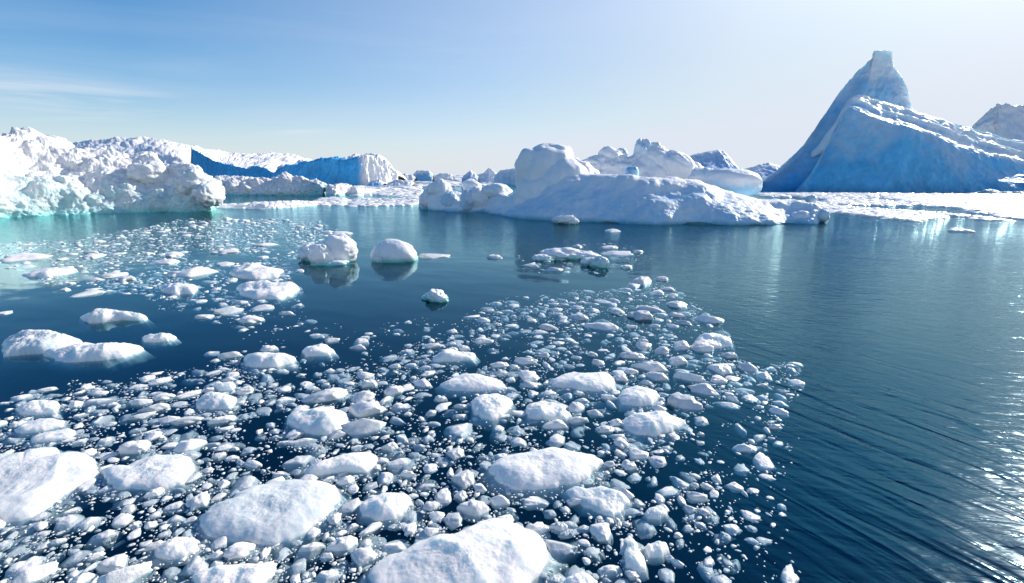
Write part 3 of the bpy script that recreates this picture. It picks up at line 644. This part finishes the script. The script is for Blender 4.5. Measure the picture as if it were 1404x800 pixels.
# ellipses traced from the picture: cx, cy, w, h, g=1 when grey and half sunken
E = [(456,466,20,8,0),(491,476,24,8,0),(369,478,26,10,0),(559,479,22,12,1),(594,474,30,8,0),(664,467,27,10,0),(685,500,26,10,0),(688,512,20,10,0),(541,502,18,7,0),
(505,526,28,12,0),(580,524,28,16,0),(540,535,28,16,0),(450,541,68,20,0),(497,544,32,18,0),(550,554,34,18,1),(505,560,52,24,0),(500,585,60,25,0),(417,602,42,16,1),(632,557,22,8,0),
(604,547,20,10,0),(630,583,45,30,1),(624,620,28,20,0),(412,626,46,26,1),(392,545,26,14,1),(552,596,18,20,1),(550,630,40,30,1),(535,612,26,16,0),
(720,495,36,12,0),(726,514,30,20,0),(761,582,38,15,0),(790,557,24,16,0),(816,565,24,12,0),(829,587,26,14,0),(852,606,22,18,0),(875,620,28,20,0),(862,637,24,16,0),
(901,630,26,20,0),(845,579,20,12,0),(891,502,54,18,0),(900,516,36,14,0),(930,494,28,14,0),(945,516,42,16,0),(965,532,42,22,0),(938,548,46,30,0),(988,504,36,20,0),
(1000,487,24,10,0),(1026,504,26,14,0),(986,519,22,14,0),(935,473,24,16,0),(962,477,32,14,0),(866,487,36,12,0),(882,474,24,16,0),(907,480,20,14,0),(820,496,18,12,0),
(812,486,16,8,0),(745,487,18,8,0),(1048,514,24,14,0),(752,449,30,10,0),(825,447,50,14,0),(794,435,30,10,0),(846,427,22,10,0),(879,432,38,16,0),(892,424,40,8,0),(928,417,32,12,0),
(927,432,26,8,0),(939,442,24,8,0),(922,447,18,6,0),(971,437,42,14,0),(897,447,16,6,0),(900,402,20,8,0),(916,396,20,6,0),(881,385,26,16,0),(907,382,20,9,0),
(760,369,24,7,0),(727,364,28,6,0),(845,347,45,8,0),(859,366,18,7,0),(835,339,25,6,0),(791,422,20,6,0),(220,522,28,9,0),(190,528,30,12,1),(144,545,50,16,1),
(225,544,28,11,0),(260,540,36,8,0),(212,559,42,13,0),(195,570,34,9,0),(196,550,26,12,0),(104,554,18,10,0),(258,576,40,10,0),(232,575,26,10,0),(210,597,20,12,0),
(186,612,40,24,0),(260,610,42,18,0),(145,602,24,14,1),(305,575,38,12,0),(336,535,24,14,0),(64,534,24,6,0),(120,531,16,8,0),(129,351,28,8,0),(240,349,24,8,0),
(310,345,38,7,0),(227,359,40,9,0),(310,362,22,7,0),(131,383,26,6,0),(155,377,34,8,0),(172,382,26,8,0),(267,372,56,16,0),(240,375,26,10,0),(120,402,42,8,0),
(89,397,14,5,0),(276,413,15,5,0),(315,426,38,12,0),(281,434,26,8,0),(345,438,34,12,0),(6,429,18,5,0),(332,414,16,6,0),(316,486,32,12,0),(290,482,20,9,1),(40,352,50,12,0),
(360,422,30,9,0),(394,429,22,7,0),(620,454,16,7,0),(662,439,20,7,0),(679,352,22,8,0),(595,351,48,9,0),(411,371,12,6,0),(366,335,35,6,0),(471,320,26,6,0),
(1318,316,28,8,0),(840,316,22,6,0),(955,679,28,18,0),(970,667,20,9,0),(952,665,13,8,0),(979,676,12,12,0),(946,697,18,14,0),(965,701,18,12,0),(982,655,14,14,0),
(768,742,55,38,1),(825,725,32,30,0),(867,787,20,12,0),(919,765,15,9,0),(929,772,18,8,0),(859,718,12,8,0),(835,636,18,10,0),(735,683,38,20,1),(930,733,12,9,0),
(836,775,36,24,1),(762,790,22,18,1),(427,747,52,28,1),(471,744,42,24,0),(500,759,36,28,0),(450,785,44,26,1),(541,742,40,28,1),(562,722,20,20,0),(591,727,22,16,0),(621,710,28,24,0),
(650,695,46,28,0),(632,678,20,18,0),(658,666,18,16,0),(685,684,28,20,0),(609,676,24,32,0),(636,654,36,30,0),(591,692,26,16,0),(484,669,16,14,0),(459,709,20,18,0),
(355,785,50,34,0),(405,792,14,14,0),(599,706,22,16,0),(482,720,24,12,1),(94,710,36,28,1),(122,710,36,22,1),(140,731,42,24,1),(236,691,30,18,1),(241,707,24,18,1),
(259,711,24,14,1),(272,684,30,25,0),(185,716,16,12,1),(207,719,16,10,0),(33,770,50,32,1),(48,787,52,26,0),(112,793,32,18,0),(155,770,38,28,0),(170,790,70,30,0),
(297,760,20,12,0),(330,752,42,26,0),(132,762,20,10,0),(81,741,18,9,0),(267,770,38,34,1),(307,662,16,12,0),(336,657,40,30,1),(286,644,14,8,0),(1072,536,14,5,0),(1045,528,16,5,0),
(961,595,10,5,0),(960,606,11,9,0),(998,700,8,8,1),(205,640-50,26,8,1),(560,650,22,12,0),(590,640,20,14,0),(575,610,18,12,1),(700,520,14,8,0)]
def inside(p, poly):
    x, y = p; c = False; n = len(poly); j = n-1
    for i in range(n):
        xi, yi = poly[i]; xj, yj = poly[j]
        if ((yi > y) != (yj > y)) and (x < (xj-xi)*(y-yi)/(yj-yi)+xi): c = not c
        j = i
    return c
chunks = []     # objects with picture centre, for the labels
grid = {}
CELL = 0.6
def occ_add(x, y, r):
    k = max(1, int(r/CELL)+1)
    occupied.append((x, y, r)); idx = len(occupied)-1
    ix, iy = int(x//CELL), int(y//CELL)
    for a in range(ix-k, ix+k+1):
        for b2 in range(iy-k, iy+k+1): grid.setdefault((a, b2), []).append(idx)
def free(x, y, r, f=0.9):
    for idx in grid.get((int(x//CELL), int(y//CELL)), ()):
        ox, oy, orr = occupied[idx]
        if (ox-x)**2+(oy-y)**2 < ((orr+r)*f)**2: return False
    return True
hero_box = [(min(p[0] for p in h_), max(p[0] for p in h_), min(p[1] for p in h_), max(p[1] for p in h_), h_) for h_ in hero_polys]
def in_hero(x, y):
    for x0, x1, y0, y1, h_ in hero_box:
        if x0 < x < x1 and y0 < y < y1 and inside((x, y), h_): return True
    return False
def place_chunk(cx, cy, w, h_, g_, fixed=True):
    c = W(cx, cy+h_*0.15); s_ = pxm(c.y); dep = math.atan2(H, math.hypot(c.x, c.y))
    Wm = w/s_
    Hh = min(Wm*random.uniform(.22, .38), 0.55*h_/(s_*math.cos(dep)))
    D = (h_/s_-Hh*math.cos(dep)*.8)/math.sin(dep)
    D = min(max(D, Wm*.45), Wm*1.6)
    me = random.choice(LIB)
    o = bpy.data.objects.new('ice_chunk', me); col.objects.link(o)
    o.scale = (Wm/2, D/2, Hh*(1.0 if not g_ else .8)); o.location = (c.x, c.y, (-Hh*.05 if not g_ else -Hh*.55))
    o.rotation_euler = (random.uniform(-.06,.06), random.uniform(-.06,.06), -math.atan2(c.x, c.y)*.9+random.uniform(-.25,.25))
    occ_add(c.x, c.y, (Wm+D)/4)
    chunks.append([o, cx, cy, w, h_, g_])
for e in E: place_chunk(*e)

# ---- density of the brash as a function of picture position
DENSE = [(-120,560),(0,545),(100,528),(210,512),(330,490),(400,505),(440,510),(520,500),(590,455),(640,430),(720,402),(830,398),(900,382),(955,408),(1003,440),(1005,490),(1092,505),(1080,540),(1010,545),
  (965,565),(945,600),(905,640),(872,662),(880,700),(885,730),(870,770),(865,830),(-120,830)]
UPL = [(-60,345),(100,325),(200,312),(300,292),(440,303),(470,322),(430,345),(405,372),(420,410),(400,452),(260,440),(200,405),(90,392),(-60,385)]
MID = [(712,345),(760,333),(860,333),(895,350),(880,372),(800,376),(715,372)]
R2 = [(925,660),(960,645),(1000,648),(1005,690),(975,712),(930,705)]
R3 = [(1000,505),(1095,505),(1090,548),(1020,560)]
LOWR = [(870,560),(1080,540),(1080,800),(880,800)]
NEARB = [(330,440),(620,440),(600,505),(300,515)]
def dens(px, py):
    k_ = (py-HOR)/300.0
    px, py = px+34*k_*fr(px/45.0, py/30.0, 11.5, 4), py+16*k_*fr(px/45.0, py/30.0, 31.5, 4)
    n1 = fr(px/60.0, py/30.0, 2.2, 3); n2 = fr(px/26.0, py/15.0, 7.2, 3)
    if inside((px, py), DENSE):
        return max(0.03, 0.50+1.0*n1+.6*n2)
    if inside((px, py), UPL): return max(0, (0.75 if py < 345 else .3)+0.8*n1+.7*n2)
    if inside((px, py), MID): return max(0, 0.35+0.6*n1+.6*n2)
    if inside((px, py), R2) or inside((px, py), R3): return max(0, 0.35+.8*n2)
    if inside((px, py), LOWR): return max(0.004, 0.03+.5*n2)
    if inside((px, py), NEARB): return max(0.003, 0.02+.5*n2)
    return 0.0
# medium individual chunks filling up to the limit
NIND = 292-len(chunks)
tries = 0; added = 0
while added < NIND and tries < 40000:
    tries += 1
    px = random.uniform(-10, 1095); py = random.uniform(330, 815)
    d = dens(px, py)
    if random.random() > d: continue
    persp = (py-HOR)/560.0
    w = random.uniform(17, 30)*(0.45+0.75*persp); hh = w*random.uniform(.38,.5)*(0.7+0.6*persp)
    c = W(px, py)
    if in_hero(c.x, c.y): continue
    s_ = pxm(c.y)
    if not free(c.x, c.y, w/s_/2, .95): continue
    place_chunk(px, py, w, hh, 1 if random.random() < .4 else 0); added += 1

# ---- stuff: the small brash, one mesh
LO1 = [lump(1, 100+s*2.3, .3) for s in range(12)]
LO2 = [lump(2, 200+s*2.3, .75, 9) for s in range(24)]
LO3 = [lump(3, 300+s*2.3, .7, 9) for s in range(24)]
SV = []; SF = []; SB = []; vb = 0
def add_stuff(x, y, rx, ry, hz, z, lib):
    global vb
    V, Fq = random.choice(lib)
    a = random.uniform(0, 6.283); ca, sa = math.cos(a), math.sin(a)
    P_ = np.empty_like(V); xx = V[:, 0]*rx; yy = V[:, 1]*ry
    P_[:, 0] = x+xx*ca-yy*sa; P_[:, 1] = y+xx*sa+yy*ca; P_[:, 2] = z+V[:, 2]*hz
    SV.append(P_); SF.append(Fq+vb); vb += len(V)
def flush(name, mat):
    global SV, SF, vb
    V = np.concatenate(SV); Fq = np.concatenate(SF)
    me = mesh_from(name, V, Fq, mat, np.zeros(len(V)))
    SV = []; SF = []; vb = 0
    return link(name, me)
def scatter(n, smin, smax, lib, power=1.6, area=(-30, 1100, HOR+60, 820)):
    k = 0
    for _ in range(n):
        px = random.uniform(area[0], area[1]); py = random.uniform(area[2], area[3])
        if random.random() > dens(px, py)*1.15: continue
        t = random.random()**power
        r_px = (smin+(smax-smin)*t)*(0.35+0.85*(py-HOR)/560.0)
        c = W(px, py); s_ = pxm(c.y); r = r_px/s_/2
        if in_hero(c.x, c.y) or not free(c.x, c.y, r, .88): continue
        hz = r*random.uniform(.15,.45)
        z = -hz*random.choice((.1,.3,.5,.75,.9,1.05,1.3))
        add_stuff(c.x, c.y, r*random.uniform(.85,1.35), r*random.uniform(.5,1.0), hz, z, lib)
        occ_add(c.x, c.y, r); k += 1
    return k
k1 = scatter(8000, 15, 38, LO3, 1.4); k2 = scatter(5500, 8, 18, LO2); k3 = scatter(15000, 4, 9, LO2, 1.2); k4 = scatter(60000, 1.6, 4, LO1, 1.0)
for _ in range(1700):
    px = random.uniform(-30, 1060); py = random.uniform(395, 815)
    if random.random() > dens(px, py): continue
    c = W(px, py); s_ = pxm(c.y); r = random.uniform(10, 34)*(0.35+0.85*(py-HOR)/560.0)/s_/2
    hz = r*random.uniform(.2,.4)
    add_stuff(c.x, c.y, r*1.2, r*random.uniform(.5,.9), hz, -hz-random.uniform(0.0,.09), LO2)
scatter(9000, 16, 40, LO2, 1.2, (-30, 470, 300, 402)); scatter(16000, 6, 14, LO1, 1.2, (-30, 470, 300, 402))
print('brash', k1, k2, k3, k4)
props(flush('brash_ice', M_BRASH), 'small brash ice bits filling the gaps between the floes', 'brash ice', kind='stuff')

# ---- pack ice, far: densely packed flat pieces
PR = [(1040,266),(1420,268),(1420,302),(1350,303),(1330,298),(1290,297),(1262,301),(1250,304),(1215,300),(1190,297),(1160,294),(1138,292),(1120,284),(1080,276),(1040,268)]
PL = [(300,262),(446,269),(520,262),(700,252),(720,243),(560,242),(520,248),(300,252)]
PL2 = [(446,270),(515,264),(572,268),(574,278),(560,282),(500,283),(450,284),(430,279)]
PL3 = [(500,262),(575,260),(580,272),(510,270)]
def pack(poly, n, smin, smax, cover_noise, hfac=.26):
    xs = [p[0] for p in poly]; ys = [p[1] for p in poly]
    # sample evenly over the water area seen inside the outline
    Ymax = W(0, max(min(ys), HOR+3)).y; Ymin = W(0, max(ys)).y
    k = 0
    for _ in range(n):
        Y = random.uniform(Ymin, Ymax)**1.0; Y = Ymin*(Ymax/Ymin)**random.random()
        a = (0.0, Y, 0.0); u, v = proj(a)
        px = random.uniform(min(xs), max(xs)); py = v
        if not inside((px, py), poly): continue
        c = W(px, py)
        nn = fr(c.x/16, c.y/34, 4.4, 4)
        if nn < cover_noise: continue
        r = random.uniform(smin, smax)*(Y/110.0)**.8
        add_stuff(c.x, c.y, r*random.uniform(.9,1.6), r*random.uniform(.7,1.1), r*random.uniform(.4,1.3)*hfac+.03, -0.02, LO1 if r < .8 else LO2)
        k += 1
    return k
ka = pack(PR, 62000, .4, 1.6, -.42); kb = pack(PL, 9000, .6, 2.4, -.25); kc = pack(PL2, 3000, .4, 1.4, -.2); kd = pack(PL3, 1500, .4, 1.3, -.05)
print('pack', ka, kb, kc, kd)
props(flush('pack_ice', M_PACK), 'crowded pack ice covering the far water before the big icebergs', 'pack ice', kind='stuff')

# ---- labels of the single chunks: counted outwards from the nearest named floe
ordw = ['nearest','second','third','fourth','fifth','sixth','seventh','eighth','ninth','tenth','eleventh','twelfth','thirteenth','fourteenth','fifteenth','sixteenth','seventeenth','eighteenth','nineteenth','twentieth']
bk_ = {}
marks = heroes+[((545,345),'the dome-shaped block'),((597,408),'the knobbly open-water lump'),((775,302),'the lump before the central iceberg'),((775,350),'the crusted ridge'),((1318,318),'the far right open water')]
for ch in chunks:
    o, cx, cy, w, h_, g_ = ch
    best = min(marks, key=lambda m_: math.hypot(m_[0][0]-cx, (m_[0][1]-cy)*1.5))
    dx, dy = cx-best[0][0], (cy-best[0][1])*1.4
    side = ('right of' if dx > 0 else 'left of') if abs(dx) > abs(dy) else ('in front of' if dy > 0 else 'behind')
    bk_.setdefault((best[1], side), []).append((math.hypot(dx, dy), ch))
for (nm, side), lst in bk_.items():
    lst.sort(key=lambda t: t[0])
    for i, (_, ch) in enumerate(lst):
        o, cx, cy, w, h_, g_ = ch
        adj = 'grey half-sunken' if g_ else ('elongated white' if w > 3.2*h_ else ('rounded white' if w < 1.7*h_ else 'white'))
        if 'open water' in nm: lab = 'small white ice chunk alone on open water at far right'
        else: lab = '%s ice chunk, %s one %s %s' % (adj, ordw[min(i, 19)], side, nm)
        props(o, lab, 'ice chunk', 'loose ice chunks drifting among the floes')

# ================================================================== LIGHT
SAZ, SEL = 53.0, 26.5
S = Vector((math.sin(R(SAZ))*math.cos(R(SEL)), math.cos(R(SAZ))*math.cos(R(SEL)), math.sin(R(SEL))))
sd = bpy.data.lights.new('sun', 'SUN'); sd.energy = 3.4; sd.angle = R(0.6); sd.color = (1.0, 0.92, 0.83)
so = bpy.data.objects.new('sun', sd); col.objects.link(so); so.rotation_euler = S.to_track_quat('Z', 'Y').to_euler()
wd = bpy.data.worlds.new('World'); scn.world = wd; wd.use_nodes = True
nt = wd.node_tree; ns = nt.nodes; ls = nt.links; ns.clear()
out = ns.new('ShaderNodeOutputWorld'); bgd = ns.new('ShaderNodeBackground'); ls.new(bgd.outputs[0], out.inputs[0])
sky = ns.new('ShaderNodeTexSky'); sky.sky_type = 'NISHITA'; sky.sun_disc = False
sky.sun_elevation = R(SEL); sky.sun_rotation = R(SAZ); sky.air_density = 1.0; sky.dust_density = 0.4; sky.ozone_density = 3.5
tc = ns.new('ShaderNodeTexCoord'); sx = ns.new('ShaderNodeSeparateXYZ'); ls.new(tc.outputs['Generated'], sx.inputs[0])
az = mth(ns, ls, 'ARCTAN2', sx.outputs[0], sx.outputs[1]); el = mth(ns, ls, 'ARCSINE', sx.outputs[2])
cb = ns.new('ShaderNodeCombineXYZ')
ls.new(mth(ns, ls, 'MULTIPLY', az, 3.0), cb.inputs[0]); ls.new(mth(ns, ls, 'MULTIPLY', mth(ns, ls, 'MULTIPLY_ADD', az, -0.03, el), 42.0), cb.inputs[1])
cn = noisen(ns, ls, cb.outputs[0], 1.0, 5, 0.55, 0.5)
def gauss(v, c, w):
    d = mth(ns, ls, 'DIVIDE', mth(ns, ls, 'SUBTRACT', v, c), w)
    return mth(ns, ls, 'EXPONENT', mth(ns, ls, 'MULTIPLY', mth(ns, ls, 'MULTIPLY', d, d), -1.0))
c1_ = mth(ns, ls, 'MULTIPLY', gauss(az, R(-42), R(8)), gauss(el, R(6.3), R(1.6)))
c2_ = mth(ns, ls, 'MULTIPLY', gauss(az, R(-23.5), R(3.2)), gauss(el, R(4.6), R(0.5)))
cm = mth(ns, ls, 'ADD', c1_, c2_)
cm = mth(ns, ls, 'MULTIPLY', cm, mth(ns, ls, 'MULTIPLY', mth(ns, ls, 'SUBTRACT', cn, .42), 3.2, clamp=True), clamp=True)
# faint high veil
veil = noisen(ns, ls, cb.outputs[0], 0.4, 5, 0.55, 0.8)
cm = mth(ns, ls, 'ADD', mth(ns, ls, 'MULTIPLY', cm, 1.0), mth(ns, ls, 'MULTIPLY', mth(ns, ls, 'SUBTRACT', veil, .5), .38), clamp=True)
hz_ = mth(ns, ls, 'EXPONENT', mth(ns, ls, 'MULTIPLY', mth(ns, ls, 'MAXIMUM', el, 0.0), -6.5))
hz_ = mth(ns, ls, 'MULTIPLY', hz_, 0.88)
hs = ns.new('ShaderNodeHueSaturation'); hs.inputs['Saturation'].default_value = 1.75; hs.inputs['Value'].default_value = 1.15
ls.new(sky.outputs[0], hs.inputs['Color'])
cap = ns.new('ShaderNodeMix'); cap.data_type = 'RGBA'; cap.blend_type = 'DARKEN'; ls.new(mth(ns, ls, 'SUBTRACT', 1.0, mth(ns, ls, 'MULTIPLY', gauss(az, R(SAZ), R(34)), gauss(el, R(38), R(17))), clamp=True), cap.inputs[0])
ls.new(hs.outputs[0], cap.inputs[6]); cap.inputs[7].default_value = (6.3, 6.7, 7.4, 1)
azr = mth(ns, ls, 'MULTIPLY', mth(ns, ls, 'SUBTRACT', az, R(-36)), 0.95, clamp=True)
azr = mth(ns, ls, 'MULTIPLY', azr, 0.85)   # thin milky veil towards the sun
azr = mth(ns, ls, 'MULTIPLY', azr, gauss(mth(ns, ls, 'MAXIMUM', el, R(14)), R(14), R(20)))
hz_ = mth(ns, ls, 'SUBTRACT', mth(ns, ls, 'ADD', hz_, azr), mth(ns, ls, 'MULTIPLY', hz_, azr), clamp=True)
aur = mth(ns, ls, 'MULTIPLY', gauss(az, R(SAZ), R(30)), gauss(el, R(33), R(14)))
vcol = mixc(ns, ls, aur, (5.75, 6.2, 6.95), (17.0, 18.2, 19.5))
skc = mixc(ns, ls, hz_, cap.outputs[2], vcol)
skc = mixc(ns, ls, cm, skc, (6.6, 6.9, 7.4))
ls.new(skc, bgd.inputs[0]); bgd.inputs[1].default_value = 0.07

vs = scn.view_settings; vs.view_transform = 'Standard'; vs.look = 'None'; vs.exposure = 0.87; vs.gamma = 1.0; vs.use_curve_mapping = False
